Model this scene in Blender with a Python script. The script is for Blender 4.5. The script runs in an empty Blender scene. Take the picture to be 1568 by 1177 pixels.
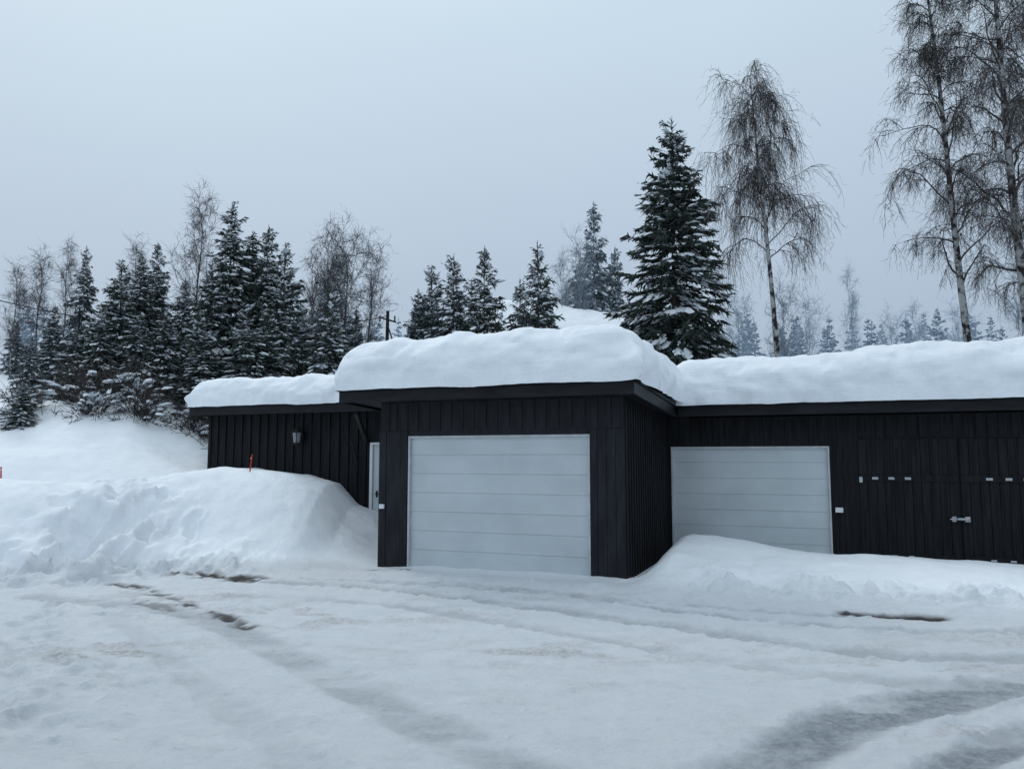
import bpy, math, random
import numpy as np
from mathutils import Vector

random.seed(7)
SC = bpy.context.scene
C22, S22 = math.cos(math.radians(22)), math.sin(math.radians(22))
OX, OY = 1.61, 11.1
EYE = 1.75

# ---------------------------------------------------------------- noise
def _hash(ix, iy, seed):
    n = (ix.astype(np.int64)*374761393 + iy.astype(np.int64)*668265263 + seed*1442695041) & 0xffffffff
    n = ((n ^ (n >> 13))*1274126177) & 0xffffffff
    n = n ^ (n >> 16)
    return (n & 0xffff)/65535.0
def vnoise(x, y, seed=0):
    x0 = np.floor(x); y0 = np.floor(y); fx = x-x0; fy = y-y0
    fx = fx*fx*fx*(fx*(fx*6-15)+10); fy = fy*fy*fy*(fy*(fy*6-15)+10)
    a = _hash(x0, y0, seed); b = _hash(x0+1, y0, seed); c = _hash(x0, y0+1, seed); d = _hash(x0+1, y0+1, seed)
    return (a*(1-fx)+b*fx)*(1-fy)+(c*(1-fx)+d*fx)*fy
def fbm(x, y, seed=0, oct=4):
    s = 0; a = 1; t = 0
    for i in range(oct):
        ca, sa = math.cos(i*1.1+.4), math.sin(i*1.1+.4)
        s = s + a*(vnoise((x*ca-y*sa)*2**i+i*17.3, (x*sa+y*ca)*2**i-i*9.1, seed+i)-.5); t += a; a *= .5
    return s/t*2
def sm(a, b, x):
    t = np.clip((x-a)/(b-a), 0, 1); return t*t*(3-2*t)

# ---------------------------------------------------------------- materials
def mat_new(name):
    m = bpy.data.materials.new(name); m.use_nodes = True
    nt = m.node_tree; b = nt.nodes['Principled BSDF']
    return m, nt, b
def noise_mix(nt, c1, c2, scale, lo=.35, hi=.65, detail=5, stretch=None, coord='Object'):
    tc = nt.nodes.new('ShaderNodeTexCoord'); mp = nt.nodes.new('ShaderNodeMapping')
    nt.links.new(tc.outputs[coord], mp.inputs[0])
    if stretch: mp.inputs['Scale'].default_value = stretch
    n = nt.nodes.new('ShaderNodeTexNoise'); n.inputs['Scale'].default_value = scale; n.inputs['Detail'].default_value = detail
    nt.links.new(mp.outputs[0], n.inputs['Vector'])
    r = nt.nodes.new('ShaderNodeValToRGB'); r.color_ramp.elements[0].position = lo; r.color_ramp.elements[1].position = hi
    r.color_ramp.elements[0].color = (*c1, 1); r.color_ramp.elements[1].color = (*c2, 1)
    nt.links.new(n.outputs[0], r.inputs[0])
    return r.outputs[0], n.outputs[0], mp.outputs[0]
def bump(nt, b, h, strength, dist):
    bp = nt.nodes.new('ShaderNodeBump'); bp.inputs['Strength'].default_value = strength; bp.inputs['Distance'].default_value = dist
    nt.links.new(h, bp.inputs['Height']); nt.links.new(bp.outputs[0], b.inputs['Normal'])
def simple(name, c1, c2, scale, rough, bs=0, bd=.01, stretch=None, lo=.35, hi=.65, coord='Object', spec=.3):
    m, nt, b = mat_new(name)
    col, fac, _ = noise_mix(nt, c1, c2, scale, lo, hi, stretch=stretch, coord=coord)
    nt.links.new(col, b.inputs['Base Color']); b.inputs['Roughness'].default_value = rough
    b.inputs['Specular IOR Level'].default_value = spec
    if bs: bump(nt, b, fac, bs, bd)
    return m

M_WOOD = simple('black_stained_wood', (.006, .0065, .008), (.016, .017, .020), 3, .7, .4, .004, (9, 9, .6), spec=.16)
M_PANEL = simple('black_painted_board', (.009, .010, .013), (.019, .020, .025), 2.5, .6, .2, .003, (4, 4, .8), spec=.2)
M_FASCIA = simple('black_fascia', (.007, .0075, .010), (.014, .015, .018), 3, .5, .2, .003, (.8, .8, 4), spec=.2)
M_DOOR = simple('white_steel_door', (.49, .54, .565), (.56, .61, .635), 1.3, .42, .15, .002, (1, 1, 1.5))
M_TRIM = simple('aluminium_trim', (.42, .44, .46), (.55, .57, .59), 8, .4)
M_WHITEP = simple('white_plastic', (.66, .68, .70), (.74, .75, .76), 10, .4)
M_DARK = simple('dark_metal', (.010, .010, .011), (.022, .022, .022), 10, .5)
M_STEEL = simple('galvanised_steel', (.32, .34, .37), (.5, .52, .54), 20, .4)
M_RED = simple('red_plastic', (.50, .035, .02), (.40, .03, .02), 10, .5)
M_CONC = simple('concrete', (.12, .12, .12), (.2, .2, .2), 6, .9)
M_GLASS, _nt, _b = mat_new('lamp_glass'); _b.inputs['Base Color'].default_value = (.26, .28, .30, 1); _b.inputs['Roughness'].default_value = .15

def snow_mat(name, ground=False):
    m, nt, b = mat_new(name)
    L = nt.links
    tc = nt.nodes.new('ShaderNodeTexCoord')
    def noise(scale, det, rough=.5, stretch=None):
        n = nt.nodes.new('ShaderNodeTexNoise'); n.inputs['Scale'].default_value = scale; n.inputs['Detail'].default_value = det; n.inputs['Roughness'].default_value = rough
        if stretch:
            mp = nt.nodes.new('ShaderNodeMapping'); mp.inputs['Scale'].default_value = stretch[:3]
            if len(stretch) > 3: mp.inputs['Rotation'].default_value = (0, 0, stretch[3])
            L.new(tc.outputs['Object'], mp.inputs[0]); L.new(mp.outputs[0], n.inputs['Vector'])
        else: L.new(tc.outputs['Object'], n.inputs['Vector'])
        return n.outputs[0]
    def math_(op, a, c):
        k = nt.nodes.new('ShaderNodeMath'); k.operation = op
        for i, q in enumerate((a, c)):
            if isinstance(q, (int, float)): k.inputs[i].default_value = q
            else: L.new(q, k.inputs[i])
        return k.outputs[0]
    def rng_(v, a, c, d, e):
        k = nt.nodes.new('ShaderNodeMapRange'); k.inputs[1].default_value = a; k.inputs[2].default_value = c; k.inputs[3].default_value = d; k.inputs[4].default_value = e
        L.new(v, k.inputs[0]); return k.outputs[0]
    n1 = noise(3.5, 9, .6); n2 = noise(45, 5, .6)
    cr = nt.nodes.new('ShaderNodeValToRGB')
    cr.color_ramp.elements[0].position = .3; cr.color_ramp.elements[0].color = (.80, .845, .89, 1)
    cr.color_ramp.elements[1].position = .7; cr.color_ramp.elements[1].color = (.87, .905, .94, 1)
    L.new(n1, cr.inputs[0])
    col = cr.outputs[0]
    b.inputs['Roughness'].default_value = .7; b.inputs['Specular IOR Level'].default_value = .2
    if ground:
        def attr(nm):
            a = nt.nodes.new('ShaderNodeAttribute'); a.attribute_name = nm; return a.outputs['Fac']
        def mix(fac, a, c):
            mx = nt.nodes.new('ShaderNodeMix'); mx.data_type = 'RGBA'
            L.new(fac, mx.inputs[0]); L.new(a, mx.inputs[6]); mx.inputs[7].default_value = (*c, 1); return mx.outputs[2]
        ice = attr('ice'); dirt = attr('dirt'); road = attr('road'); slush = attr('slush')
        n3 = noise(1.1, 12, .76, (1.0, 2.4, 1, math.radians(22)))
        col = mix(math_('MULTIPLY', rng_(n3, .52, .64, 0, .28), road), col, (.60, .635, .655))
        n8 = noise(9, 9, .8)
        col = mix(math_('MULTIPLY', rng_(n8, .56, .68, 0, .26), road), col, (.52, .55, .57))
        n6 = noise(16, 7, .75)
        col = mix(math_('MULTIPLY', math_('MULTIPLY', slush, rng_(n6, .42, .60, .12, 1)), .85), col, (.38, .34, .30))
        n4 = noise(14, 8, .8)
        col = mix(math_('MULTIPLY', rng_(n4, .605, .665, 0, .9), math_('MULTIPLY', road, math_('ADD', .10, slush))), col, (.13, .11, .095))
        col = mix(math_('MULTIPLY', ice, rng_(n6, .40, .66, 1, .55)), col, (.29, .33, .365))
        col = mix(dirt, col, (.050, .042, .036))
        L.new(col, b.inputs['Base Color'])
        L.new(rng_(ice, 0, 1, .7, .48), b.inputs['Roughness'])
        n7 = noise(17, 10, .75)
        h = math_('ADD', math_('MULTIPLY', n7, math_('ADD', math_('MULTIPLY', road, 1.3), .25)), math_('ADD', math_('MULTIPLY', n2, .25), math_('MULTIPLY', n1, .6)))
        bump(nt, b, h, .85, .05)
    else:
        L.new(col, b.inputs['Base Color'])
        st = noise(1.0, 5, .6, (.9, .9, 9))
        h = math_('ADD', math_('MULTIPLY', n2, .25), math_('ADD', n1, math_('MULTIPLY', st, .8)))
        bump(nt, b, h, .55, .05)
    return m
M_SNOW = snow_mat('roof_snow'); M_GROUND = snow_mat('ground_snow', True)

HAZE_COL = np.array([.44, .53, .63])
def mix_haze(c, haze): return tuple((1-haze)*np.array(c)+haze*HAZE_COL)  # distance haze painted into tree colours as pale blue-grey, no mist volume
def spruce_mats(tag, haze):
    nd = simple('spruce_needles_'+tag, mix_haze((.015, .024, .019), haze), mix_haze((.058, .074, .060), haze), 3.2, .85, spec=.15)
    bk = simple('spruce_bark_'+tag, mix_haze((.04, .033, .028), haze), mix_haze((.08, .065, .055), haze), 6, .9)
    sn = simple('branch_snow_'+tag, mix_haze((.64, .69, .74), haze*.8), mix_haze((.76, .80, .84), haze*.8), 3, .8)
    ft = simple('frosted_needles_'+tag, mix_haze((.14, .165, .165), haze), mix_haze((.30, .33, .34), haze), 3, .85)
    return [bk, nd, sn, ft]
SM = {'near': spruce_mats('near', .015), 'mid': spruce_mats('mid', .07), 'far_hazed': spruce_mats('far_hazed', .28), 'painted_mist': spruce_mats('painted_mist', .78)}
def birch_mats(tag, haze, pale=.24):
    bk = simple('birch_bark_'+tag, mix_haze((.02, .019, .019), haze), mix_haze((pale, pale, pale), haze), 4, .85, stretch=(1.4, 1.4, 1.1), lo=.44, hi=.56)
    tw = simple('birch_twig_'+tag, mix_haze((.032, .027, .026), haze), mix_haze((.070, .060, .056), haze), 3, .85)
    fr = simple('birch_frost_'+tag, mix_haze((.20, .215, .23), haze), mix_haze((.30, .32, .34), haze), 3, .85)
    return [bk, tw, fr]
BM = {'near': birch_mats('near', 0, .38), 'mid': birch_mats('mid', .07), 'far_hazed': birch_mats('far_hazed', .44), 'painted_mist': birch_mats('painted_mist', .72)}

# ---------------------------------------------------------------- mesh helpers
def mesh_from(name, V, F, mats, midx=None, smooth=False):
    me = bpy.data.meshes.new(name)
    V = np.asarray(V, dtype=np.float32)
    if isinstance(F, np.ndarray) and F.ndim == 2:
        nf, k = F.shape
        me.vertices.add(len(V)); me.vertices.foreach_set('co', V.ravel())
        me.loops.add(nf*k); me.loops.foreach_set('vertex_index', F.astype(np.int32).ravel())
        me.polygons.add(nf); me.polygons.foreach_set('loop_start', np.arange(0, nf*k, k, dtype=np.int32))
        me.polygons.foreach_set('loop_total', np.full(nf, k, dtype=np.int32))
    else:
        me.from_pydata(V.tolist(), [], [list(map(int, f)) for f in F])
    for m in mats: me.materials.append(m)
    if midx is not None: me.polygons.foreach_set('material_index', np.asarray(midx, dtype=np.int32))
    me.polygons.foreach_set('use_smooth', np.full(len(me.polygons), smooth, dtype=bool))
    me.update(calc_edges=True); me.validate()
    return me
def add_obj(name, me, parent=None, loc=(0, 0, 0)):
    o = bpy.data.objects.new(name, me); SC.collection.objects.link(o); o.location = loc
    if parent: o.parent = parent
    return o

class Boxes:
    def __init__(s): s.V = []; s.F = []
    def box(s, a0, a1, b0, b1, c0, c1):
        n = len(s.V)
        s.V += [(a0, b0, c0), (a1, b0, c0), (a1, b1, c0), (a0, b1, c0), (a0, b0, c1), (a1, b0, c1), (a1, b1, c1), (a0, b1, c1)]
        s.F += [(n, n+3, n+2, n+1), (n+4, n+5, n+6, n+7), (n, n+1, n+5, n+4), (n+1, n+2, n+6, n+5), (n+2, n+3, n+7, n+6), (n+3, n, n+4, n+7)]
        return s
    def hexa(s, pts):
        n = len(s.V); s.V += pts
        s.F += [(n, n+3, n+2, n+1), (n+4, n+5, n+6, n+7), (n, n+1, n+5, n+4), (n+1, n+2, n+6, n+5), (n+2, n+3, n+7, n+6), (n+3, n, n+4, n+7)]
        return s
    def cyl(s, p0, p1, r0, r1=None, n=10):
        r1 = r0 if r1 is None else r1
        p0 = Vector(p0); p1 = Vector(p1); d = (p1-p0).normalized()
        a = d.orthogonal().normalized(); b = d.cross(a); k = len(s.V)
        for p, r in ((p0, r0), (p1, r1)):
            for i in range(n):
                t = 2*math.pi*i/n; s.V.append(tuple(p+a*math.cos(t)*r+b*math.sin(t)*r))
        for i in range(n): s.F.append((k+i, k+(i+1) % n, k+n+(i+1) % n, k+n+i))
        s.F.append(tuple(k+i for i in range(n))[::-1]); s.F.append(tuple(k+n+i for i in range(n)))
        return s
    def obj(s, name, mat, parent=None, bevel=0):
        me = mesh_from(name, s.V, s.F, [mat]); o = add_obj(name, me, parent)
        if bevel:
            m = o.modifiers.new('bev', 'BEVEL'); m.width = bevel; m.segments = 2; m.limit_method = 'ANGLE'
        return o

# ---------------------------------------------------------------- terrain
YFX = [-14, -8, -6.6, -5.5, -3.74, -2.2, -1.9]; YFY = [10.2, 10.5, 11.2, 11.7, 11.8, 12.6, 13.6]
def uv(x, y): return (x-OX)*C22-(y-OY)*S22, (x-OX)*S22+(y-OY)*C22
def H(x, y):
    x = np.asarray(x, float); y = np.asarray(y, float)
    u, v = uv(x, y)
    z = np.zeros_like(x)
    side = sm(-.02, .65, u)
    Hc = np.interp(u, [0, .6, 1.5, 3, 6, 10], [.44, .47, .41, .30, .21, .21])
    vv = v-1.9+.10*np.clip(u, 0, 6)
    f = np.where(vv < 0, .82*np.exp(-np.abs(vv/1.95)**2.3)+.18*np.exp(-np.abs(vv/2.7)**6), np.exp(-(vv/1.5)**2))
    z += side*Hc*f
    Yf = np.interp(x, YFX, YFY)
    Hb = np.interp(x, [-14, -8, -6.6, -5.5, -4.2, -3.55, -3.1, -2.6, -2.15, -1.7, -1.2], [1.42, 1.36, 1.40, 1.53, 1.40, 1.22, .80, .62, .42, .3, 0])
    t = sm(0, 3.0, y-Yf)
    z += Hb*t
    s = sm(-6, -10.5, x)
    z += s*np.interp(y, [14.5, 17, 20, 28, 60, 200], [0, .55, 1.75, 3.3, 6, 12])
    z -= .45*np.exp(-((y-15.3-.25*(x+8))/1.0)**2)*sm(-5.6, -7.2, x)
    z += (1-s)*np.interp(y, [24, 60, 200, 600], [0, 5, 12, 25])
    return z
def grow(p, hi, s, k=1.16):
    a = []
    while abs(p-hi) > abs(s)*1.2 and (hi-p)*s > 0: a.append(p); s *= k; p += s
    a.append(hi); return a
def seg(x, y, pts):
    d = np.full(x.shape, 1e9)
    for (ax, ay), (bx, by) in zip(pts[:-1], pts[1:]):
        dx, dy = bx-ax, by-ay; t = np.clip(((x-ax)*dx+(y-ay)*dy)/(dx*dx+dy*dy), 0, 1)
        d = np.minimum(d, np.hypot(x-ax-t*dx, y-ay-t*dy))
    return d
def smoothline(pts, n=6):
    P = [np.array(p, float) for p in pts]; P = [2*P[0]-P[1]]+P+[2*P[-1]-P[-2]]; o = []
    for i in range(1, len(P)-2):
        for k in range(n):
            t = k/n
            o.append(.5*((2*P[i])+(-P[i-1]+P[i+1])*t+(2*P[i-1]-5*P[i]+4*P[i+1]-P[i+2])*t*t+(-P[i-1]+3*P[i]-3*P[i+1]+P[i+2])*t**3))
    o.append(P[-2]); return o
def build_ground():
    xs = np.array(grow(-9.5, -500, -.05)[::-1]+list(np.arange(-9.46, 8.0, .032))+grow(8.03, 500, .05))
    ys = np.array(grow(4.0, -60, -.06)[::-1]+list(np.arange(4.03, 9.5, .022))+list(np.arange(9.53, 18, .045))+grow(18.05, 900, .06))
    X, Y = np.meshgrid(xs, ys)
    Z = H(X, Y); H0 = Z.copy()
    u, v = uv(X, Y)
    Yf = np.interp(X, YFX, YFY)
    bank = sm(.02, .35, Z)
    near = sm(40, 22, Y)
    def lumps(sc, seed, th=0.): return np.clip(fbm(X/sc, Y/sc, seed, 4)-th, 0, 1)
    Z += bank*(.16*fbm(X/2.6, Y/2.6, 3)+.04*fbm(X/.9, Y/.9, 5)+.012*fbm(X/.2, Y/.2, 6, 3)) + .5*sm(14, 24, Y)*fbm(X/4, Y/4, 9)*sm(-4, -8, X)
    face = np.exp(-((Y-Yf-1.5)/.9)**2)*sm(-3.4, -4.4, X)
    Z += face*(.07*lumps(.7, 24, .05)-.03*lumps(.5, 25, .1))
    foot = np.exp(-((Y-Yf-.35)/.55)**2)*sm(-3.4, -4.6, X)
    Z += foot*(.22*lumps(.55, 21)+.22*lumps(.2, 22))
    chunk = np.exp(-((X+6.5)/.85)**2-((Y-12.4)/1.3)**2)
    cell = fbm(X/.45, Y/.45, 31, 5)
    Z += chunk*(.52*np.where(cell > .05, .25+cell*.8, cell*1.2)-.12)
    rng = np.random.default_rng(12)
    def print_(cx, cy, a, dep):
        nonlocal Z
        j = (np.abs(xs-cx) < .6); i = (np.abs(ys-cy) < .6)
        sx, sy = X[np.ix_(i, j)], Y[np.ix_(i, j)]
        dx = (sx-cx)*math.cos(a)+(sy-cy)*math.sin(a); dy = -(sx-cx)*math.sin(a)+(sy-cy)*math.cos(a)
        r2 = (dx/.08)**2+(dy/.15)**2
        Z[np.ix_(i, j)] += -dep*np.exp(-r2**1.6)+dep*.3*np.exp(-(np.sqrt(r2)-1.5)**2*5)
    for i in range(40):
        t = i/40; print_(-7.9+2.3*t+rng.normal()*.22, 10.9+2.3*t+rng.normal()*.3, rng.normal()*.5, .11)
    for i in range(26):
        t = i/26; print_(-5.6+2.4*t+(.12 if i % 2 else -.12)+rng.normal()*.05, 9.6-4.6*t+rng.normal()*.05, .5+rng.normal()*.15, .045)
    for i in range(22):
        print_(rng.uniform(-6.5, -2.5), rng.uniform(5.0, 9.8), rng.uniform(0, 3), .03)
    apr = np.exp(-((v+.55-.04*u)/.5)**2)*sm(.4, 1.6, u)
    Z += apr*(.22*lumps(.42, 41)+.17*lumps(.15, 42))
    edge = np.exp(-((v+.3)/1.3)**2)*sm(.5, 1.5, u)
    Z += edge*.05*fbm(X/.5, Y/.5, 44)
    rid = np.exp(-((v+.75)/.28)**2)*sm(-5, -3, u)*sm(1.2, 0, u)
    Z += rid*(.04+.07*lumps(.3, 45))
    Z += .055*np.exp(-((v+.02)/.33)**2)*sm(-4.2, -3, u)*sm(.5, -.2, u)*(1+.6*fbm(X/.6, Y/.6, 46))
    road = sm(.20, .02, H0)*near*sm(.2, -.5, v)
    al = X*C22-Y*S22; ac = X*S22+Y*C22
    Z += road*(.006*fbm(X/1.4, Y/1.4, 11)+.008*fbm(al/1.1, ac/.16, 13, 3)+.006*fbm(X/.36, Y/.36, 10, 3)+.015*fbm(X/.10, Y/.10, 12, 4)+.042*lumps(.08, 15, .32)+.012*lumps(.25, 16, .2))
    fore = sm(-1.8, -4.0, X+.5*fbm(X/1, Y/1, 18))*sm(9.2, 7.8, Y)
    Z += fore*(.04+.035*fbm(X/1.0, Y/1.0, 14)+.02*fbm(X/.25, Y/.25, 17, 3))
    fore2 = sm(6.3, 5.3, Y+.3*X)*sm(-2.0, -3.2, X)
    Z += fore2*(.03+.10*lumps(.2, 19))
    ice = np.zeros_like(X)
    wob = .035*fbm(X/.8, Y/.8, 51)+.02*fbm(X/.14, Y/.14, 53, 3)
    def rut(pts, w, dep, a, berm=.6):
        nonlocal Z, ice
        d = seg(X, Y, smoothline(pts))+wob
        g = np.exp(-(np.abs(d)/w)**5)
        Z += g*(-dep)
        Z += dep*berm*np.exp(-((d-w*1.3)/.06)**2)*np.clip(1+2.0*fbm(X/.10, Y/.10, 61, 3), 0, 2.4)
        ice = np.maximum(ice, g*a*np.clip(.95+1.2*fbm(X/.8, Y/.28, 52, 6), .25, 1))
    rut([(.3, 3.5), (1.38, 4.53), (2.24, 5.31), (3.12, 5.8), (3.94, 6.12), (5.5, 6.4), (9, 6.6)], .24, .024, 1.0)
    rut([(1.7, 3.6), (2.35, 4.4), (3.36, 5.1), (4.6, 5.5), (8, 5.7)], .15, .024, 1.0)
    rut([(-6, 9.9), (-4.2, 9.2), (-2.93, 8.1), (-1.7, 6.7), (-.84, 5.58), (.1, 4.5), (.9, 3.6)], .20, .020, .52)
    rut([(-4.4, 8.8), (-3.4, 7.4), (-2.3, 6.0), (-1.4, 4.9), (-.8, 3.8)], .14, .014, .22)
    rut([(-4, 11.2), (-1.88, 10.6), (.85, 8.85), (3.02, 7.2), (4.45, 6.9), (9, 7.0)], .16, .026, .58)
    rut([(-3.6, 10.0), (-1.5, 9.4), (.5, 7.9), (2.5, 6.4), (4.2, 6.0)], .12, .018, .38)
    rut([(-2.0, 11.1), (.5, 10.1), (2.0, 8.9), (3.8, 8.0), (6.5, 7.9)], .08, .026, .55)
    rut([(-3.0, 11.4), (-.2, 10.6), (1.6, 9.5), (3.6, 8.6)], .05, .018, .45)
    slush = np.zeros_like(X)
    for cx, cy, rx, ry, a in [(-2.0, 8.8, 1.6, .8, .75), (.3, 7.1, 1.3, .4, .75), (-3.5, 6.9, .7, .7, .85), (1.8, 7.2, 1.6, .5, .45), (-.5, 9.8, 2.0, .5, .4), (3.8, 6.6, 1.5, .35, .5), (2.9, 5.1, 1.0, .25, .45), (-4.4, 9.9, 1.0, .8, .75), (5, 7.6, 1.4, .4, .45), (-.2, 6.0, .8, .25, .55)]:
        slush = np.maximum(slush, a*np.exp(-((X-cx)/rx)**2-((Y-cy)/ry)**2))
    slush = np.clip(slush*sm(.05, .38, fbm(X/.45, Y/.22, 91, 6)+.12)+.08*sm(.25, .5, fbm(X/.3, Y/.2, 93, 5)), 0, 1)*road
    dirt = np.zeros_like(X)
    def dline(pts, w, a, th=.0, ns=.12):
        nonlocal dirt, Z
        d = np.abs(seg(X, Y, pts)+ns*fbm(X/.35, Y/.35, 71))
        g = np.exp(-(d/w)**3)*sm(th, th+.2, fbm(X/.28, Y/.14, 72, 4)+.28)
        dirt = np.maximum(dirt, g*a); Z -= .02*g
    dline([(-5.7, 11.2), (-4.9, 10.5), (-4.2, 9.8), (-3.5, 9.0), (-2.95, 8.5), (-2.75, 8.2)], .10, .9, -.02)
    dline([(-4.6, 9.7), (-3.9, 9.1)], .07, .6, .05)
    dline([(-5.0, 11.75), (-4.3, 11.5), (-3.7, 11.4)], .15, 1, -.05)
    dline([(3.68, 8.72), (4.1, 8.58), (4.6, 8.5)], .10, 1, -.5, .04)
    dline([(5.4, 8.15), (6.2, 7.95)], .06, .95, -.2, .04)
    dline([(-2.15, 12.2), (-1.6, 12.1)], .06, .9)
    n, m = X.shape
    idx = np.arange(n*m).reshape(n, m)
    F = np.stack([idx[:-1, :-1], idx[:-1, 1:], idx[1:, 1:], idx[1:, :-1]], -1).reshape(-1, 4)
    V = np.stack([X, Y, Z], -1).reshape(-1, 3)
    me = mesh_from('snow_ground', V, F, [M_GROUND], smooth=True)
    for nm, arr in (('ice', ice), ('dirt', dirt), ('slush', slush), ('road', np.maximum(road, .3*chunk))):
        a = me.attributes.new(nm, 'FLOAT', 'POINT'); a.data.foreach_set('value', arr.astype(np.float32).ravel())
    add_obj('snow_ground', me)
build_ground()

# ---------------------------------------------------------------- building
G = bpy.data.objects.new('black_wooden_garage', None); SC.collection.objects.link(G)
G.location = (OX, OY, 0); G.rotation_euler = (0, 0, math.radians(-22))
ZB = -.3
VB = 8.5
LW = 2.6
RW = 3.2
def battens_front(b, u0, u1, v, z0, z1, sp, w=.045, t=.022):
    n = max(1, int(round((u1-u0)/sp)))
    for i in range(n+1):
        c = u0+(u1-u0)*i/n + random.uniform(-.008, .008)
        c = min(max(c, u0+w/2), u1-w/2)
        b.box(c-w/2, c+w/2, v-t, v, z0, z1)
w = Boxes()
w.box(-4.055, -3.53, 0, .15, ZB, 2.66).box(-.509, 0, 0, .15, ZB, 2.66).box(-3.53, -.509, 0, .15, 2.09, 2.66)
w.obj('front_wall', M_PANEL, G)
b = Boxes(); battens_front(b, -4.0, -.05, 0, 2.17, 2.62, .2, .12, .014)
b.box(-4.06, -3.93, -.024, 0, ZB, 2.165).box(-3.66, -3.54, -.024, 0, ZB, 2.165).box(-3.925, -3.665, -.018, 0, ZB, 2.165)
b.box(-.50, -.40, -.024, 0, ZB, 2.165).box(-.12, .012, -.024, 0, ZB, 2.165).box(-.396, -.262, -.018, 0, ZB, 2.165).box(-.258, -.124, -.018, 0, ZB, 2.165)
b.obj('front_boards', M_PANEL, G, .003)
w = Boxes(); w.box(-.15, 0, .15, VB, ZB, 2.6).box(-4.055, -3.905, .15, VB, ZB, 2.6)
w.obj('side_walls', M_WOOD, G)
b = Boxes()
n = 20
for i in range(n):
    c = .10+(RW-.14)*i/(n-1); b.box(0, .022, c-.03, c+.03, ZB, 2.6)
b.box(0, .03, .012, .06, ZB, 2.6)
b.obj('side_battens', M_WOOD, G, .003)
w = Boxes()
w.box(-10.10, -5.9, LW, LW+.15, ZB, 2.7).box(-4.98, -4.057, LW, LW+.15, ZB, 2.7).box(-5.9, -4.98, LW, LW+.15, 2.05, 2.7)
w.box(-10.10, -9.95, LW+.15, VB, ZB, 2.7).box(-9.95, -4.057, VB-.15, VB, ZB, 2.7)
w.obj('wing_walls', M_WOOD, G)
b = Boxes(); battens_front(b, -10.10, -5.98, LW, ZB, 2.68, .235, .07, .03)
b.obj('wing_battens', M_WOOD, G, .004)
d = Boxes(); d.box(-5.83, -5.05, LW+.03, LW+.07, 0, 2.0)
d.obj('entrance_door', M_DOOR, G, .004)
d = Boxes(); d.box(-5.9, -5.835, LW-.01, LW+.10, 0, 2.05).box(-5.045, -4.98, LW-.01, LW+.10, 0, 2.05).box(-5.835, -5.045, LW-.01, LW+.10, 2.003, 2.05)
d.obj('entrance_door_frame', M_WHITEP, G, .004)
d = Boxes(); d.cyl((-5.74, LW+.03, 1.02), (-5.74, LW-.02, 1.02), .015).cyl((-5.74, LW-.02, 1.02), (-5.64, LW-.02, 1.02), .010).box(-5.76, -5.72, LW+.018, LW+.03, .95, 1.08)
d.obj('door_handle', M_DARK, G)
RE = 9.0
w = Boxes()
w.box(0.001, .08, RW, RW+.15, ZB, 2.46).box(.08, 2.74, RW, RW+.15, 1.94, 2.46).box(2.74, RE, RW, RW+.15, ZB, 2.46)
w.box(RE-.15, RE, RW+.15, VB, ZB, 2.46).box(0.001, RE-.15, VB-.15, VB, ZB, 2.46)
w.obj('right_wing_walls', M_WOOD, G)
b = Boxes(); battens_front(b, .1, 2.7, RW, 2.02, 2.45, .2, .12, .014); battens_front(b, 2.85, 3.12, RW, ZB, 2.45, .14, .1, .014)
battens_front(b, 3.2, RE-.05, RW, 2.10, 2.45, .16, .12, .014)
b.obj('right_wing_boards', M_WOOD, G, .003)
b = Boxes()
for g0, g1 in ((3.18, 4.62), (4.65, 6.1), (6.3, 7.7)):
    nb = int((g1-g0)/.13); ww = (g1-g0)/nb
    for i in range(nb): b.box(g0+i*ww+.003, g0+(i+1)*ww-.003, RW-.03-.003*(i % 2), RW-.001, .02, 2.05)
    b.box(g0, g1, RW-.048, RW-.034, 1.36, 1.47).box(g0, g1, RW-.048, RW-.034, .10, .21)
b.obj('wooden_gates', M_WOOD, G, .003)
h = Boxes()
for s in (3.42, 3.66, 3.90): h.box(s-.045, s+.045, RW-.062, RW-.049, 1.39, 1.43).box(s-.04, s+.04, RW-.062, RW-.049, .15, .18)
h.box(3.18, 3.23, RW-.065, RW-.049, 1.34, 1.43)
for s in (5.04, 5.30, 5.54): h.box(s-.045, s+.045, RW-.062, RW-.049, 1.39, 1.43).box(s-.04, s+.04, RW-.062, RW-.049, .14, .17)
h.box(5.96, 6.03, RW-.065, RW-.049, 1.33, 1.44)
h.box(4.50, 4.56, RW-.07, RW-.034, .74, .82).box(4.58, 4.70, RW-.075, RW-.034, .765, .80).box(4.68, 4.75, RW-.07, RW-.034, .74, .82)
h.cyl((4.47, RW-.08, .78), (4.74, RW-.08, .78), .012)
h.obj('gate_hinges_and_latch', M_STEEL, G, .003)
def sect(u0, u1, v, ztop, n, name):
    d = Boxes(); hgt = ztop/n
    for i in range(n): d.box(u0+.03, u1-.03, v+.05, v+.09, i*hgt+.004, (i+1)*hgt-.004)
    d.box(u0+.03, u1-.03, v+.058, v+.085, -.02, ztop)
    d.obj(name, M_DOOR, G, .004)
    t = Boxes(); t.box(u0+.001, u0+.03, v-.012, v+.12, -.05, ztop-.001).box(u1-.03, u1-.001, v-.012, v+.12, -.05, ztop-.001).box(u0+.031, u1-.031, v-.008, v+.12, ztop-.035, ztop-.001)
    t.obj(name+'_track_trim', M_TRIM, G, .003)
    s = Boxes(); s.box(u0+.03, u1-.03, v+.045, v+.1, -.05, .004); s.obj(name+'_rubber_seal', M_DARK, G)
sect(-3.53, -.509, 0, 2.09, 7, 'sectional_garage_door')
sect(.08, 2.74, RW, 1.94, 7, 'sectional_garage_door_small')
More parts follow.
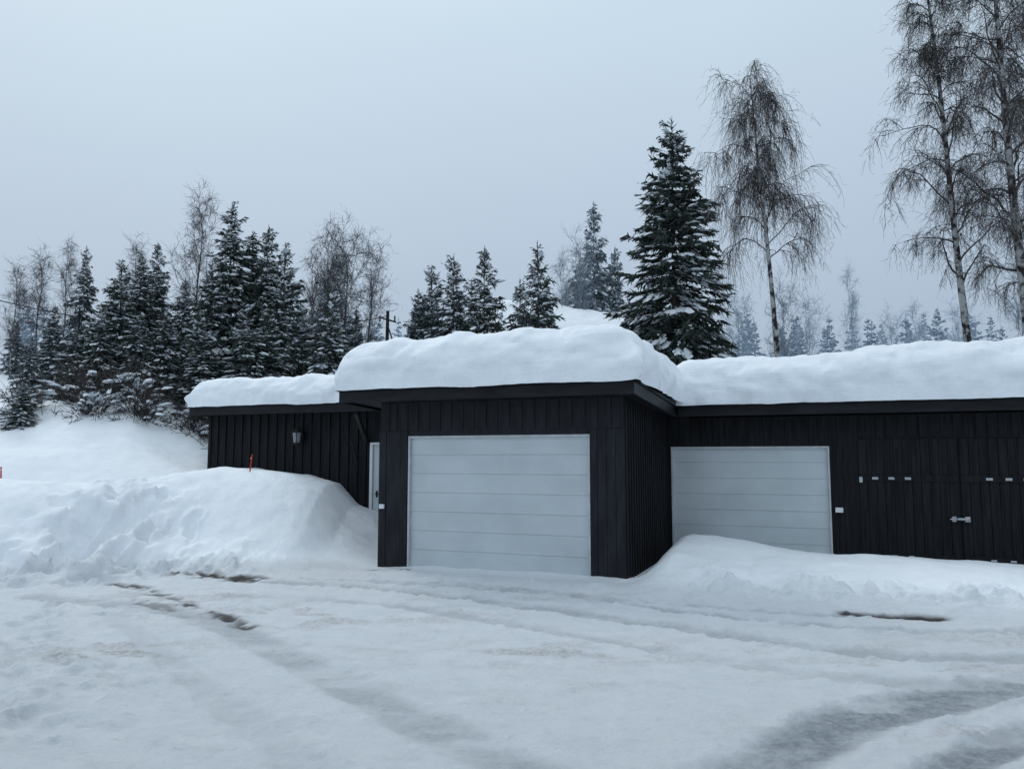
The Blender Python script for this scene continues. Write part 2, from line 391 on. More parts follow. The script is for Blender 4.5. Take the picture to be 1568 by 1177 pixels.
s = Boxes(); s.box(-4.03, -3.94, -.06, -.025, .93, 1.00).box(2.80, 2.92, RW-.065, RW-.02, .84, .92)
s.obj('door_control_boxes', M_WHITEP, G, .006)
la = Boxes(); lu = -7.56; q = .10
la.box(lu-.05, lu+.05, LW-.06, LW-.031, 2.0+q, 2.2+q).cyl((lu, LW-.05, 2.15+q), (lu, LW-.2, 2.24+q), .012).cyl((lu, LW-.2, 2.28+q), (lu, LW-.2, 2.17+q), .02, .14, 8).cyl((lu, LW-.2, 1.89+q), (lu, LW-.2, 1.95+q), .03, .09, 8)
for i in range(6):
    t = i*math.pi/3; la.cyl((lu+.085*math.cos(t), LW-.2+.085*math.sin(t), 1.94+q), (lu+.115*math.cos(t), LW-.2+.115*math.sin(t), 2.17+q), .010, n=5)
la.obj('wall_lantern', M_DARK, G)
lg = Boxes(); lg.cyl((lu, LW-.2, 1.955+q), (lu, LW-.2, 2.165+q), .065, .09, 8); lg.obj('wall_lantern_glass', M_GLASS, G)
br = Boxes()
br.hexa([(-5.98, LW-.03, 2.05), (-5.90, LW-.03, 2.05), (-5.90, LW-.10, 2.05), (-5.98, LW-.10, 2.05), (-5.98, LW-.42, 2.6), (-5.90, LW-.42, 2.6), (-5.90, LW-.49, 2.6), (-5.98, LW-.49, 2.6)])
br.cyl((-6.15, LW-.06, 1.62), (-6.15, LW-.3, 2.1), .02, n=6)
br.obj('porch_bracket', M_DARK, G)
def roof(name, u0, u1, v0, v1, zf, zb, th=.26, l=True, r=True):
    s = Boxes()
    zt = lambda v: zf+(zb-zf)*(v-v0)/(v1-v0)
    def slab(a0, a1, b0, b1, up, dn):
        s.hexa([(a0, b0, zt(b0)-dn), (a1, b0, zt(b0)-dn), (a1, b1, zt(b1)-dn), (a0, b1, zt(b1)-dn), (a0, b0, zt(b0)-up), (a1, b0, zt(b0)-up), (a1, b1, zt(b1)-up), (a0, b1, zt(b1)-up)])
    slab(u0+.03, u1-.03, v0+.03, v1, .01, th-.04)
    slab(u0, u1, v0, v0+.028, .085, th)
    slab(u0-.025, u1+.025, v0-.028, v0+.026, 0, .083)
    if r:
        slab(u1-.028, u1-.001, v0+.029, v1, .085, th); slab(u1-.026, u1+.024, v0+.027, v1, 0, .083)
    if l:
        slab(u0+.001, u0+.028, v0+.029, v1, .085, th); slab(u0-.024, u0+.026, v0+.027, v1, 0, .083)
    return s.obj(name, M_FASCIA, G, .004)
roof('front_roof', -4.53, .27, -.5, VB+.3, 2.88, 2.40)
roof('left_wing_roof', -10.27, -4.57, LW-.45, VB+.35, 2.92, 2.95, r=False)
roof('right_wing_roof', .30, RE+.4, RW-.45, VB+.32, 2.72, 2.75, l=False)
f = Boxes(); f.box(-4.1, .02, -.02, .17, -.35, -.02); f.obj('foundation', M_CONC, G)

tex = bpy.data.textures.new('snow_lumps', 'CLOUDS'); tex.noise_scale = .5; tex.noise_depth = 4
tex2 = bpy.data.textures.new('snow_fine', 'CLOUDS'); tex2.noise_scale = .11; tex2.noise_depth = 3
def snowpad(name, u0, u1, v0, v1, zf, zb, T, seed, w=.5, p=2.4, tfun=None, parent=G):
    def ax(a, b):
        e = [0, .002, .005, .009, .014, .02, .028, .038, .05, .065, .085, .11, .14, .17, .2, .24, .28, .33, .38, .44]
        m = list(np.arange(.5, (b-a)-.5, .055))
        return np.array([a+q for q in e]+[a+q for q in m]+[b-q for q in e[::-1]])
    U, V = np.meshgrid(ax(u0, u1), ax(v0, v1))
    def prof(d):
        q = np.clip(d/w, 0, 1); return (1-(1-q)**p)**(1/p)
    P = np.minimum(np.ones_like(U), prof(np.minimum(U-u0, u1-U))*prof(np.minimum(V-v0, v1-V)))
    th = T*(1+.09*fbm(U/2.2, V/2.2, seed)+.05*fbm(U/.7, V/.7, seed+4))
    if tfun is not None: th = th*tfun(U, V)
    Zb = zf+(zb-zf)*(V-v0)/(v1-v0)
    Z = Zb+th*P
    Z = Z-.06*(P < .02)
    hh = np.clip(P, 0, 1); bul = .09*np.sin(np.pi*np.clip(.09+hh*.96, 0, 1))*(hh < .98)
    sc = 1+.8*fbm(U/.5, V/.5, seed+8)
    dv0 = (V-v0 < .5).astype(float); dv1 = (v1-V < .5).astype(float); du0 = (U-u0 < .5).astype(float); du1 = (u1-U < .5).astype(float)
    V2 = V+(dv1-dv0)*bul*sc; U2 = U+(du1-du0)*bul*sc
    V2 = V2+dv0*.08*(fbm(U/.5, Z/.22, seed+20, 5)-.1); U2 = U2+np.maximum(du0, du1)*.07*fbm(V/.55, Z/.22, seed+23, 4)
    n, m = U.shape; idx = np.arange(n*m).reshape(n, m)
    F = np.stack([idx[:-1, :-1], idx[:-1, 1:], idx[1:, 1:], idx[1:, :-1]], -1).reshape(-1, 4)
    me = mesh_from(name, np.stack([U2, V2, Z], -1).reshape(-1, 3), F, [M_SNOW], smooth=True)
    o = add_obj(name, me, parent)
    for t, st in ((tex, .17), (tex2, .04)):
        md = o.modifiers.new('d', 'DISPLACE'); md.texture = t; md.strength = st; md.mid_level = .43; md.texture_coords = 'LOCAL'
    return o
snowpad('front_roof_snow', -4.54, .30, -.53, VB, 2.87, 2.60, .79, 100)
snowpad('left_wing_roof_snow', -10.24, -4.3, LW-.49, VB, 2.91, 2.95, .56, 200, w=.42)
snowpad('right_wing_roof_snow', .0, RE+.38, RW-.50, VB, 2.71, 2.76, .80, 300,
        tfun=lambda U, V: 1+.03*sm(2.2, 4.2, U)-.06*np.exp(-((U-2.4)/.7)**2))

# ---------------------------------------------------------------- snow marker poles
def marker(x, y, hgt, lean):
    z = float(H(x, y)); s = Boxes()
    s.cyl((0, 0, -.4), (lean, 0, hgt), .013, n=8).cyl((lean*1.0, 0, hgt), (lean*1.02, 0, hgt+.02), .013, .006, n=8)
    o = s.obj('snow_marker_pole', M_RED); o.location = (x, y, z)
    s2 = Boxes(); s2.cyl((lean*.80, 0, hgt*.80), (lean*.86, 0, hgt*.86), .0145, n=8)
    s2.obj('reflective_band', M_WHITEP, o)
marker(-4.95, 14.5, .34, .08)
marker(-8.87, 13.5, .24, -.03)

# ---------------------------------------------------------------- house beyond
HS = bpy.data.objects.new('snow_covered_house', None); SC.collection.objects.link(HS)
HS.location = (1.9, 36, -.2); HS.rotation_euler = (0, 0, math.radians(-14))
hw = Boxes(); hw.box(-3.9, 3.7, -2.7, 2.7, -1, 6.6)
hw.hexa([(-3.9, -2.7, 6.6), (3.7, -2.7, 6.6), (3.7, 2.7, 6.6), (-3.9, 2.7, 6.6), (-3.9, -.05, 8.3), (3.7, -.05, 7.6), (3.7, .05, 7.6), (-3.9, .05, 8.3)])
hw.obj('walls', M_WOOD, HS)
wn = Boxes()
for x in (-2.6, -.2, 2.2): wn.box(x-.55, x+.55, -2.74, -2.702, 4.6, 5.7)
wn.obj('window_frames', M_WHITEP, HS)
wn = Boxes()
for x in (-2.6, -.2, 2.2): wn.box(x-.47, x-.03, -2.755, -2.741, 4.68, 5.62).box(x+.03, x+.47, -2.755, -2.741, 4.68, 5.62)
wn.obj('window_panes', M_GLASS, HS)
ua = np.linspace(-4.5, 4.3, 80); va = np.linspace(-3.3, 3.3, 60); U, V = np.meshgrid(ua, va)
e = np.minimum(np.minimum(U+4.5, 4.3-U), np.minimum(V+3.3, 3.3-V)); rd = np.sqrt(1-(1-np.clip(e/.6, 0, 1))**2)
Z = 6.6+2.45*(1-np.sqrt((V/3.3)**2+.01))*np.interp(U, [-4.5, -2.2, 0, 4.3], [.85, 1.05, .90, .5])+.65*rd*(1+.25*fbm(U/1.2, V/1.2, 77))
idx = np.arange(U.size).reshape(U.shape)
F = np.stack([idx[:-1, :-1], idx[:-1, 1:], idx[1:, 1:], idx[1:, :-1]], -1).reshape(-1, 4)
add_obj('roof_snow', mesh_from('roof_snow', np.stack([U, V, Z], -1).reshape(-1, 3), F, [M_SNOW], smooth=True), HS)

# ---------------------------------------------------------------- utility pole + wire
px, py = -4.95, 30.0
zt = 7.5-float(H(px, py))
up = Boxes(); up.cyl((0, 0, 0), (.05, 0, zt), .085, .065, 12)
up.cyl((-.3, 0, zt-.25), (.38, 0, zt-.45), .035, n=6)
for q in (-.25, .33): up.cyl((q, 0, zt-.42), (q, 0, zt-.2), .03, n=8)
up.cyl((.03, 0, zt-.5), (.42, 0, zt-1.7), .03, n=6)
o = up.obj('utility_pole', M_DARK); o.location = (px, py, float(H(px, py)))
wr = Boxes(); A = np.array([-20, 19.5, 8.0]); B = np.array([px+.05, py, 7.3]); pr = None
for i in range(41):
    t = i/40; q = A+(B-A)*t; q[2] -= 4*1.6*t*(1-t)
    if pr is not None: wr.cyl(pr, q, .016, n=5)
    pr = q
wr.obj('overhead_cable', M_DARK)

# ---------------------------------------------------------------- vegetation
class Geo:
    def __init__(s): s.V = []; s.F = []; s.M = []; s.n = 0
    def quads(s, V, F, m):
        s.V.append(V); s.F.append(F+s.n); s.M.append(np.full(len(F), m)); s.n += len(V)
    def ribbons(s, P0, P1, w0, w1, m, rng):
        P0 = np.asarray(P0, float); P1 = np.asarray(P1, float); N = len(P0)
        if N == 0: return
        d = P1-P0; r = rng.normal(size=(N, 3)); sd = np.cross(d, r); sd /= np.linalg.norm(sd, axis=1)[:, None]+1e-9
        w0 = np.broadcast_to(w0, N)[:, None]/2; w1 = np.broadcast_to(w1, N)[:, None]/2
        V = np.stack([P0-sd*w0, P0+sd*w0, P1+sd*w1, P1-sd*w1], 1).reshape(-1, 3)
        s.quads(V, np.arange(N*4).reshape(N, 4), m)
    def tube(s, pts, rad, m, k=6):
        pts = np.asarray(pts, float); rad = np.asarray(rad, float); n = len(pts)
        T = np.gradient(pts, axis=0); T /= np.linalg.norm(T, axis=1)[:, None]+1e-9
        up = np.array([.13, .97, .2]) if abs(T[0, 2]) > .7 else np.array([0, 0, 1.])
        a = np.cross(T, up); a /= np.linalg.norm(a, axis=1)[:, None]+1e-9; b = np.cross(T, a)
        th = np.arange(k)*2*np.pi/k
        V = pts[:, None, :]+rad[:, None, None]*(a[:, None, :]*np.cos(th)[None, :, None]+b[:, None, :]*np.sin(th)[None, :, None])
        i = np.arange(n-1)[:, None]*k; j = np.arange(k)[None, :]; j2 = (j+1) % k
        F = np.stack([i+j, i+j2, i+k+j2, i+k+j], -1).reshape(-1, 4)
        s.quads(V.reshape(-1, 3), F, m)
    def blobs(s, C, rx, rz, dirs, m, rng):
        C = np.asarray(C, float); N = len(C)
        if N == 0: return
        k = 6; th = np.arange(k)*2*np.pi/k
        dn = np.asarray(dirs, float); dn = dn/ (np.linalg.norm(dn, axis=1)[:, None]+1e-9); sd = np.cross(dn, [0, 0, 1.]); sd /= np.linalg.norm(sd, axis=1)[:, None]+1e-9
        rings = []
        for sc, zz in ((.75, -.35), (1.0, .1), (.62, .75)):
            jit = 1+.24*rng.normal(size=(N, k, 1))
            ring = C[:, None, :]+jit*sc*(dn[:, None, :]*np.cos(th)[None, :, None]*rx[:, None, None]*1.8+sd[:, None, :]*np.sin(th)[None, :, None]*rx[:, None, None])
            ring[:, :, 2] += (zz*rz)[:, None]; rings.append(ring)
        V = np.concatenate(rings, 1)
        f = []
        for l in range(2):
            for j in range(k): f.append([l*k+j, l*k+(j+1) % k, (l+1)*k+(j+1) % k, (l+1)*k+j])
        f += [[12, 13, 14, 15], [12, 15, 16, 17]]
        f = np.array(f); F = (np.arange(N)[:, None, None]*18+f[None]).reshape(-1, 4)
        s.quads(V.reshape(-1, 3), F, m)
    def mesh(s, name, mats):
        return mesh_from(name, np.concatenate(s.V), np.concatenate(s.F), mats, np.concatenate(s.M), smooth=False)

def spruce(name, hgt, rad, seed, dens=1., snow=.5, tw=.06, whorl=.23, bare=.02, geo=None, off=(0, 0, 0), ragged=.25, pw=1.0, droop=0., frost=.10, bl=1.):
    rng = np.random.default_rng(seed); g = geo or Geo(); off = np.array(off, float)
    bend = rng.normal(size=2)*.010*hgt
    def trunk(z): t = z/hgt; return np.stack([bend[0]*t**2+0*z, bend[1]*t**2+0*z, z], -1)
    zz = np.linspace(-.6, hgt, 14)
    g.tube(trunk(zz)+off, .011*hgt*np.clip(1-zz/hgt, .02, 1.05)+.004, 0, 7)
    z = hgt*bare; P0 = []; P1 = []; W = []; SC_ = []; SR = []; SD = []
    sec = 1+ragged*.8*rng.normal(size=(8, 9))
    while z < hgt*.955:
        t = z/hgt; prof = (1-t)**pw*(1-.28*np.exp(-t*12))
        nb = int(rng.integers(6, 10) if t < .8 else 5)
        a0 = rng.random()*6.28
        for i in range(nb):
            az = a0+6.283*i/nb+rng.normal()*.3
            q = sec[int(az/6.2832*8) % 8, int(t*8.9)]
            L = rad*prof*(1+ragged*rng.normal()*.7)*q+.04
            L = min(max(L, .07), rad*1.3*(prof+.06))
            zs = z+rng.normal()*.11
            d = np.array([math.cos(az), math.sin(az), 0]); base = trunk(np.array(min(zs, hgt)))+off
            a = np.interp(t, [0, .5, .85, 1], [-.34, -.12, .45, 1.1])-droop+rng.normal()*.13; bq = np.interp(t, [0, .6, 1], [.25, .40, .1])
            up = .26
            def pt(s): return base+d*(L*s)[:, None]+np.stack([0*s, 0*s, L*(a*s-bq*s*s+up*s**4)], -1)
            s = np.linspace(0, 1, 6); pts = pt(s)
            g.ribbons(pts[:-1], pts[1:], .03, .02, 0, rng)
            n = int(max(5, L/.045*dens)); st = rng.random(n)**.7*.97+.03
            c = pt(st); sgn = np.where(rng.random(n) < .5, -1, 1.); ang = rng.uniform(.2, 1.15, n)*sgn
            dx = math.cos(az)*np.cos(ang)-math.sin(az)*np.sin(ang); dy = math.sin(az)*np.cos(ang)+math.cos(az)*np.sin(ang)
            dz = -rng.uniform(.1, 1.3, n)*(1.15-t*1.05)
            l = (.05+.40*min(L, 1.0)**.7*(1-st*.45)*.7)*rng.uniform(.6, 1.3, n)
            D = np.stack([dx, dy, dz], -1); D /= np.linalg.norm(D, axis=1)[:, None]
            e = c+D*l[:, None]
            wsc = min(1, .45+L)
            P0.append(c); P1.append(e); W.append(np.full(n, tw*wsc)*rng.uniform(.6, 1.3, n))
            for rep in range(2):
                qq = c+D*(l*(.35+.3*rep))[:, None]; D2 = D+rng.normal(size=D.shape)*.5; D2[:, 2] -= .2
                P0.append(qq); P1.append(qq+D2*(l*.5)[:, None]); W.append(np.full(n, tw*.75*wsc))
            if rng.random() < snow and L > .2:
                m = int(2+L*3.4*rng.random()+L*1.8); ss = rng.uniform(.25, .98, m); cc = pt(ss); cc[:, 2] += .035
                cc += rng.normal(size=cc.shape)*np.array([.09, .09, .02])
                SC_.append(cc); SR.append(bl*rng.uniform(.02, .10, m)*(.6+.45*min(L, 1.5))); SD.append(np.tile(d+np.array([0, 0, a-bq]), (m, 1)))
        z += whorl*(1-.5*t)*rng.uniform(.7, 1.25)
    P0 = np.concatenate(P0); P1 = np.concatenate(P1); W = np.concatenate(W)
    fr = rng.random(len(P0)) < frost
    g.ribbons(P0[~fr], P1[~fr], W[~fr], W[~fr]*.3, 1, rng)
    g.ribbons(P0[fr]+np.array([0, 0, .012]), P1[fr], W[fr], W[fr]*.3, 3, rng)
    m = 30; zt_ = rng.uniform(hgt*.88, hgt*.99, m); c = trunk(zt_)+off; D = rng.normal(size=(m, 3))*.55; D[:, 2] = .5+.4*rng.random(m)
    g.ribbons(c, c+D*(.05+1.6*(1-zt_/hgt))[:, None]*hgt/7, .035, .010, 1, rng)
    tp = trunk(np.array([hgt*.88, hgt*1.0]))+off; g.ribbons(np.repeat(tp[:1], 3, 0), np.repeat(tp[1:], 3, 0), .05, .015, 1, rng)
    if SC_:
        SR = np.concatenate(SR); g.blobs(np.concatenate(SC_), SR, SR*.5, np.concatenate(SD), 2, rng)
    if geo is None: return g.mesh(name, SM['near'])

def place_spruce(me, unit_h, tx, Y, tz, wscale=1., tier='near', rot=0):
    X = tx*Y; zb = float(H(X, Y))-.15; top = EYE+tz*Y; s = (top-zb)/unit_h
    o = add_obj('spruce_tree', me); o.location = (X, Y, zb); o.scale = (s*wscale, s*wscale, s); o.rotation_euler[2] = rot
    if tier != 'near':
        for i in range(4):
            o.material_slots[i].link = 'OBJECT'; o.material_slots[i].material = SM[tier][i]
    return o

SPR = [spruce('spruce_mesh', 7.0, 1.80, 50+i, dens=.95, snow=(.60, .72, .80, .52, .75)[i], ragged=.24+.05*i, whorl=.20, droop=(0, .1, -.1, .05, .15)[i], frost=.14, bl=1.08) for i in range(5)]
main = spruce('spruce_mesh_big', 11.5, 2.75, 99, dens=1.1, snow=.62, tw=.07, whorl=.23, ragged=.26, pw=.97, droop=.08, frost=.07, bl=1.15)
place_spruce(main, 11.5, .2127, 24, .457, 1.06, 'near', 1.0)
L_ = [(.1075, 38, .340, .62, 'far_hazed'), (.135, 38, .280, .6, 'far_hazed'), (.088, 37, .264, .7, 'far_hazed'),
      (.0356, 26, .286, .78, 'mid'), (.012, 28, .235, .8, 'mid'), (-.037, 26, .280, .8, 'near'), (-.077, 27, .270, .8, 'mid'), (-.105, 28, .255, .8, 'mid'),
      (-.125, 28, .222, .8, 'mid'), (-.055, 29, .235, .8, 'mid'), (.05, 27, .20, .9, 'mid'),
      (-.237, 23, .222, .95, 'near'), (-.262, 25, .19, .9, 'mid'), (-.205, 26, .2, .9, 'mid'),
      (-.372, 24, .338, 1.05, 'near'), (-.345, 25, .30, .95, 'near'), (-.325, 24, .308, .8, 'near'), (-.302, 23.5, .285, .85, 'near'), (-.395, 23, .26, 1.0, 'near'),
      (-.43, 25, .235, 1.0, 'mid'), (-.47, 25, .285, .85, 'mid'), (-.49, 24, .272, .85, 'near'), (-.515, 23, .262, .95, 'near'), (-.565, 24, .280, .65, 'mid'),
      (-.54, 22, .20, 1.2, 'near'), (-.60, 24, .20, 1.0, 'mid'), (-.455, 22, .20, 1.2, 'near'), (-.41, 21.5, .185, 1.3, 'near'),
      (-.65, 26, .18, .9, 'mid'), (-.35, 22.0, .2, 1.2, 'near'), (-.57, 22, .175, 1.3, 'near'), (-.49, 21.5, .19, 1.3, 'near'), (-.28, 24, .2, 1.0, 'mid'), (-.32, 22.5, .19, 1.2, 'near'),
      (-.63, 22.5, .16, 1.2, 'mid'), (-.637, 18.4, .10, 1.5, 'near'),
      (.165, 27, .22, .9, 'mid'), (.185, 30, .24, .8, 'far_hazed'), (.26, 28, .17, .9, 'far_hazed')]
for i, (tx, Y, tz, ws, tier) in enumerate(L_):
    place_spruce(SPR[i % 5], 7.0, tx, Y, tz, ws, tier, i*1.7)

def birch(name, hgt, seed, lean=(0, 0), start=.4, spread=.22, droop=.8, prim=30, sec=7, twigs=9, tw=.011, r0=.13, asc=.9, tiers='near', frost=.12, twl=.8, topk=.75, wig=.012, pd=.22):
    rng = np.random.default_rng(seed); g = Geo()
    ph = rng.random()*6
    def trunk(t):
        t = np.asarray(t, float)
        return np.stack([lean[0]*t+wig*hgt*np.sin(t*7+ph)*t, lean[1]*t+wig*hgt*np.cos(t*6+ph)*t, hgt*t*.97], -1)
    tt = np.linspace(-.04, 1, 26); g.tube(trunk(tt), r0*np.clip(1-tt, 0.03, 1)**.8+.008, 0, 9)
    A = []; B = []; W0 = []; W1 = []
    def poly(p, d, L, n, dr, wob):
        pts = [p]; d = d/np.linalg.norm(d)
        for i in range(n):
            d = d+rng.normal(size=3)*wob+np.array([0, 0, -dr*(i+1)/n]); d /= np.linalg.norm(d)
            p = p+d*L/n; pts.append(p)
        return np.array(pts)
    for i in range(prim):
        t = start+(1-start)*((i+rng.random()*.8)/prim)**.9; t = min(t, .99)
        az = i*2.4+rng.normal()*.4
        L = hgt*spread*(1.1-topk*(t-start)/(1-start))*rng.uniform(.45, 1.3)
        d = np.array([math.cos(az), math.sin(az), asc*rng.uniform(.6, 1.4)+ .6*t])
        P = poly(trunk(t), d, L, 8, pd*droop, .17)
        r = np.linspace(.30*r0*(1.25-t), .006, 9); g.tube(P, r, 1, 5)
        for j in range(sec):
            k = rng.uniform(.2, 1)*7.99; ki = int(k); p = P[ki]+(P[ki+1]-P[ki])*(k-ki)
            dd = (P[ki+1]-P[ki]); dd /= np.linalg.norm(dd); d2 = dd*.8+rng.normal(size=3)*.55+np.array([0, 0, .15*(1-droop)])
            L2 = L*rng.uniform(.2, .5)
            Q = poly(p, d2, L2, 5, .5*droop, .22)
            A.append(Q[:-1]); B.append(Q[1:]); ww = np.linspace(.020, .010, 6); W0.append(ww[:-1]); W1.append(ww[1:])
            n = twigs; kk = rng.uniform(.2, 5, n).clip(0, 4.99); ki = kk.astype(int); pp = Q[ki]+(Q[ki+1]-Q[ki])*(kk-ki)[:, None]
            dv = (Q[ki+1]-Q[ki]); dv /= np.linalg.norm(dv, axis=1)[:, None]; dv = dv*.7+rng.normal(size=(n, 3))*.5
            l = rng.uniform(.3, 1., n)*twl
            for q in range(4):
                dv = dv+np.array([0, 0, -droop*.55])+rng.normal(size=(n, 3))*.16; dv /= np.linalg.norm(dv, axis=1)[:, None]
                p2 = pp+dv*(l/4)[:, None]; A.append(pp); B.append(p2); W0.append(np.full(n, tw*(1-.15*q))); W1.append(np.full(n, tw*(.85-.15*q)))
                s2 = dv+rng.normal(size=(n, 3))*.6; A.append(p2); B.append(p2+s2*rng.uniform(.05, .15, n)[:, None]); W0.append(np.full(n, tw*.7)); W1.append(np.full(n, tw*.4))
                pp = p2
    A = np.concatenate(A); B = np.concatenate(B); W0 = np.concatenate(W0); W1 = np.concatenate(W1)
    fr = rng.random(len(A)) < frost
    g.ribbons(A[~fr], B[~fr], W0[~fr], W1[~fr], 1, rng); g.ribbons(A[fr], B[fr], W0[fr], W1[fr], 2, rng)
    return g.mesh(name, BM[tiers])
def put(name, me, x, y, rot=0, s=1., dz=0):
    o = add_obj(name, me); o.location = (x, y, float(H(x, y))-.15+dz); o.scale = (s, s, s); o.rotation_euler[2] = rot; return o

put('birch_tree', birch('birch_a', 13.3, 5, lean=(-.75, 0), start=.58, spread=.130, droop=1.2, prim=30, sec=8, twigs=12, r0=.10, asc=1.2, twl=1.45, tw=.011, topk=.40, wig=.005, pd=.30), 7.90, 22)
put('birch_tree', birch('birch_b', 17.0, 6, lean=(-1.1, 0), start=.38, spread=.115, droop=.8, prim=48, sec=8, twigs=11, r0=.115, asc=.8, twl=.75, wig=.006), 12.3, 20)
put('birch_tree', birch('birch_c', 17.5, 8, lean=(-.7, 0), start=.36, spread=.14, droop=.9, prim=48, sec=9, twigs=12, r0=.15, asc=.8, twl=.9, wig=.006), 13.1, 19)
put('birch_tree', birch('birch_d', 15.5, 9, lean=(.2, 0), start=.4, spread=.13, droop=.8, prim=36, sec=7, twigs=9, r0=.12, asc=.8), 14.3, 20.5)
YB = [birch('birch_young', 6.5, 20+i, lean=(random.uniform(-.5, .5), 0), start=.15, spread=.34, droop=.02, prim=26, sec=6, twigs=7, r0=.05, asc=2.2, tiers='mid', twl=.6, tw=.011, frost=.08, topk=.6, wig=.02) for i in range(3)]
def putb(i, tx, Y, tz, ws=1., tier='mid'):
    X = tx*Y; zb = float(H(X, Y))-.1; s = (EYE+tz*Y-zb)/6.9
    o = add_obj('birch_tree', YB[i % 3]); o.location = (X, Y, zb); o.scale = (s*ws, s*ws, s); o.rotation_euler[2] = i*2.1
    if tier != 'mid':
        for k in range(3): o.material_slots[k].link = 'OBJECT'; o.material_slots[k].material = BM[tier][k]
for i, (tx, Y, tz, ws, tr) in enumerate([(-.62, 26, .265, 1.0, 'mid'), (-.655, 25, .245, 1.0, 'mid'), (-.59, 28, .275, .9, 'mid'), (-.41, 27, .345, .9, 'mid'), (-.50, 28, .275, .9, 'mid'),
        (-.245, 26, .290, .9, 'mid'), (-.215, 27, .295, .9, 'mid'), (-.19, 28, .27, .8, 'mid'), (-.265, 27, .26, .8, 'mid'), (-.23, 25, .26, .9, 'mid'), (.085, 36, .272, .7, 'far_hazed'), (.065, 37, .25, .7, 'far_hazed'),
        (.36, 34, .225, .7, 'far_hazed'), (.385, 36, .20, .8, 'painted_mist'), (.445, 38, .235, .5, 'painted_mist'), (.30, 36, .21, .8, 'painted_mist'), (.665, 32, .25, .7, 'far_hazed'), (.53, 40, .19, .8, 'painted_mist'), (.50, 44, .185, .9, 'painted_mist'), (.58, 42, .19, .9, 'painted_mist'),
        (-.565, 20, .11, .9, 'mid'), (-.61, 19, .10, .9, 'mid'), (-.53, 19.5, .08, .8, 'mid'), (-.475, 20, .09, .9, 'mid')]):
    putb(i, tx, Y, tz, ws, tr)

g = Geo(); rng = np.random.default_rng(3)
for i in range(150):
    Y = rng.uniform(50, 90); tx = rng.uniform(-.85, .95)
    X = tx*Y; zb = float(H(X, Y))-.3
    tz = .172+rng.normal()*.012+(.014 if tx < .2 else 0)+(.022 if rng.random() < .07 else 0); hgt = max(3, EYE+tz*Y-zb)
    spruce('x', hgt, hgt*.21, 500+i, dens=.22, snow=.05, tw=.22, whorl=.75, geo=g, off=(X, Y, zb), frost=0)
add_obj('distant_forest', g.mesh('distant_forest', SM['painted_mist']))

def shrub(x, y, s, seed):
    rng = np.random.default_rng(seed); g = Geo(); A = []; B = []; E = []; ED = []
    for i in range(70):
        d = rng.normal(size=3)*.7; d[2] = abs(d[2])+.6; d /= np.linalg.norm(d); p = np.array([0, 0, -.1])
        n = 7; L = s*rng.uniform(.5, 1.2)
        for k in range(n):
            d = d+rng.normal(size=3)*.15+np.array([0, 0, -.20*k/n]); d /= np.linalg.norm(d); q = p+d*L/n; A.append(p); B.append(q)
            for m in range(3): A.append(q); B.append(q+(d+rng.normal(size=3)*.7)*L*.15)
            if k > 2 and rng.random() < .10: E.append(q+np.array([0, 0, .02])); ED.append(d*np.array([1, 1, .3]))
            p = q
    g.ribbons(A, B, .018, .009, 1, rng)
    r = rng.uniform(.05, .13, len(E))*s
    g.blobs(E, r, r*.6, np.array(ED)+np.array([.01, 0, 0]), 2, rng)
    me = g.mesh('shrub', [BM['near'][0], BM['near'][1], SM['near'][2]])
    put('snowy_shrub', me, x, y)
for i, (x, y, s) in enumerate([(-9.3, 19.5, 1.1), (-10.4, 19.0, 1.0), (-11.2, 20.2, 1.3), (-8.3, 20.3, 1.2), (-12.3, 19.4, .9), (-7.4, 20.8, 1.3), (-9.9, 20.3, 1.2)]): shrub(x, y, s, 700+i)

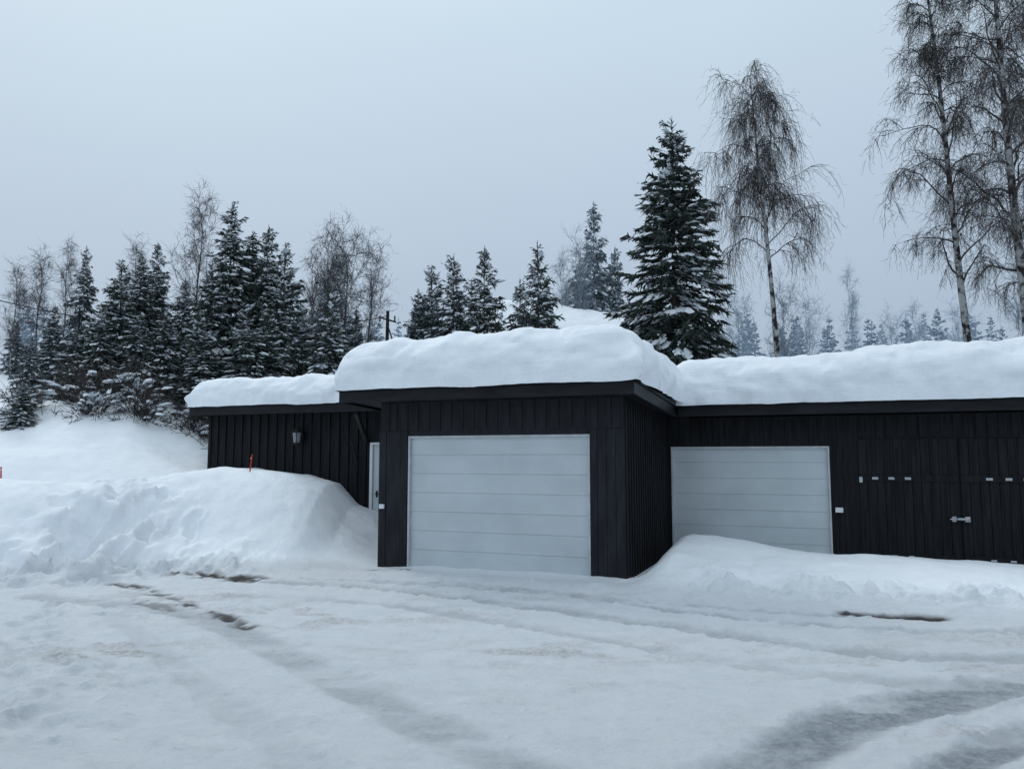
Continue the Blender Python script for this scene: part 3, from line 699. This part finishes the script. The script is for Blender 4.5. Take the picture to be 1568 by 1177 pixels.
# ---------------------------------------------------------------- light
W = bpy.data.worlds.new('World'); SC.world = W; W.use_nodes = True; nt = W.node_tree; nt.nodes.clear(); L = nt.links
out = nt.nodes.new('ShaderNodeOutputWorld')
sky = nt.nodes.new('ShaderNodeTexSky'); sky.sky_type = 'NISHITA'; sky.sun_disc = False; sky.sun_elevation = math.radians(44); sky.sun_rotation = math.radians(-35); sky.dust_density = 4
bg1 = nt.nodes.new('ShaderNodeBackground'); bg1.inputs[1].default_value = .1; L.new(sky.outputs[0], bg1.inputs[0])
tc = nt.nodes.new('ShaderNodeTexCoord'); sx = nt.nodes.new('ShaderNodeSeparateXYZ'); L.new(tc.outputs['Generated'], sx.inputs[0])
ns = nt.nodes.new('ShaderNodeTexNoise'); ns.inputs['Scale'].default_value = 1.3; ns.inputs['Detail'].default_value = 3; L.new(tc.outputs['Generated'], ns.inputs['Vector'])
ma = nt.nodes.new('ShaderNodeMath'); ma.operation = 'MULTIPLY_ADD'; ma.inputs[1].default_value = .16; L.new(ns.outputs[0], ma.inputs[0]); L.new(sx.outputs[2], ma.inputs[2])
mb = nt.nodes.new('ShaderNodeMath'); mb.operation = 'MULTIPLY_ADD'; mb.inputs[1].default_value = -.08; L.new(sx.outputs[0], mb.inputs[0]); L.new(ma.outputs[0], mb.inputs[2])
cr = nt.nodes.new('ShaderNodeValToRGB'); L.new(mb.outputs[0], cr.inputs[0]); e = cr.color_ramp.elements
e[0].position = .05; e[0].color = (.385, .475, .59, 1); e[1].position = 1.0; e[1].color = (.93, 1.06, 1.17, 1)
for p, c in ((.22, (.42, .52, .64)), (.40, (.495, .605, .73)), (.62, (.60, .735, .85))):
    q = e.new(p); q.color = (*c, 1)
bg2 = nt.nodes.new('ShaderNodeBackground'); L.new(cr.outputs[0], bg2.inputs[0]); bg2.inputs[1].default_value = 1.0
mx = nt.nodes.new('ShaderNodeMixShader'); mx.inputs[0].default_value = .97; L.new(bg1.outputs[0], mx.inputs[1]); L.new(bg2.outputs[0], mx.inputs[2]); L.new(mx.outputs[0], out.inputs[0])
sl = bpy.data.lights.new('sun', 'SUN'); sl.energy = .75; sl.angle = math.radians(18); sl.color = (1, .98, .95)
so = bpy.data.objects.new('sun', sl); SC.collection.objects.link(so); so.rotation_euler = (math.radians(-46), 0, math.radians(35)); so.location = (0, 0, 30)

# ---------------------------------------------------------------- camera
cd = bpy.data.cameras.new('camera'); cd.sensor_width = 36; cd.lens = 36*1180/1568; cd.clip_end = 3000
co = bpy.data.objects.new('camera', cd); SC.collection.objects.link(co); co.location = (0, 0, EYE); co.rotation_euler = (math.radians(95.4), 0, 0)
SC.camera = co
SC.view_settings.view_transform = 'Standard'; SC.view_settings.look = 'None'; SC.view_settings.exposure = 0
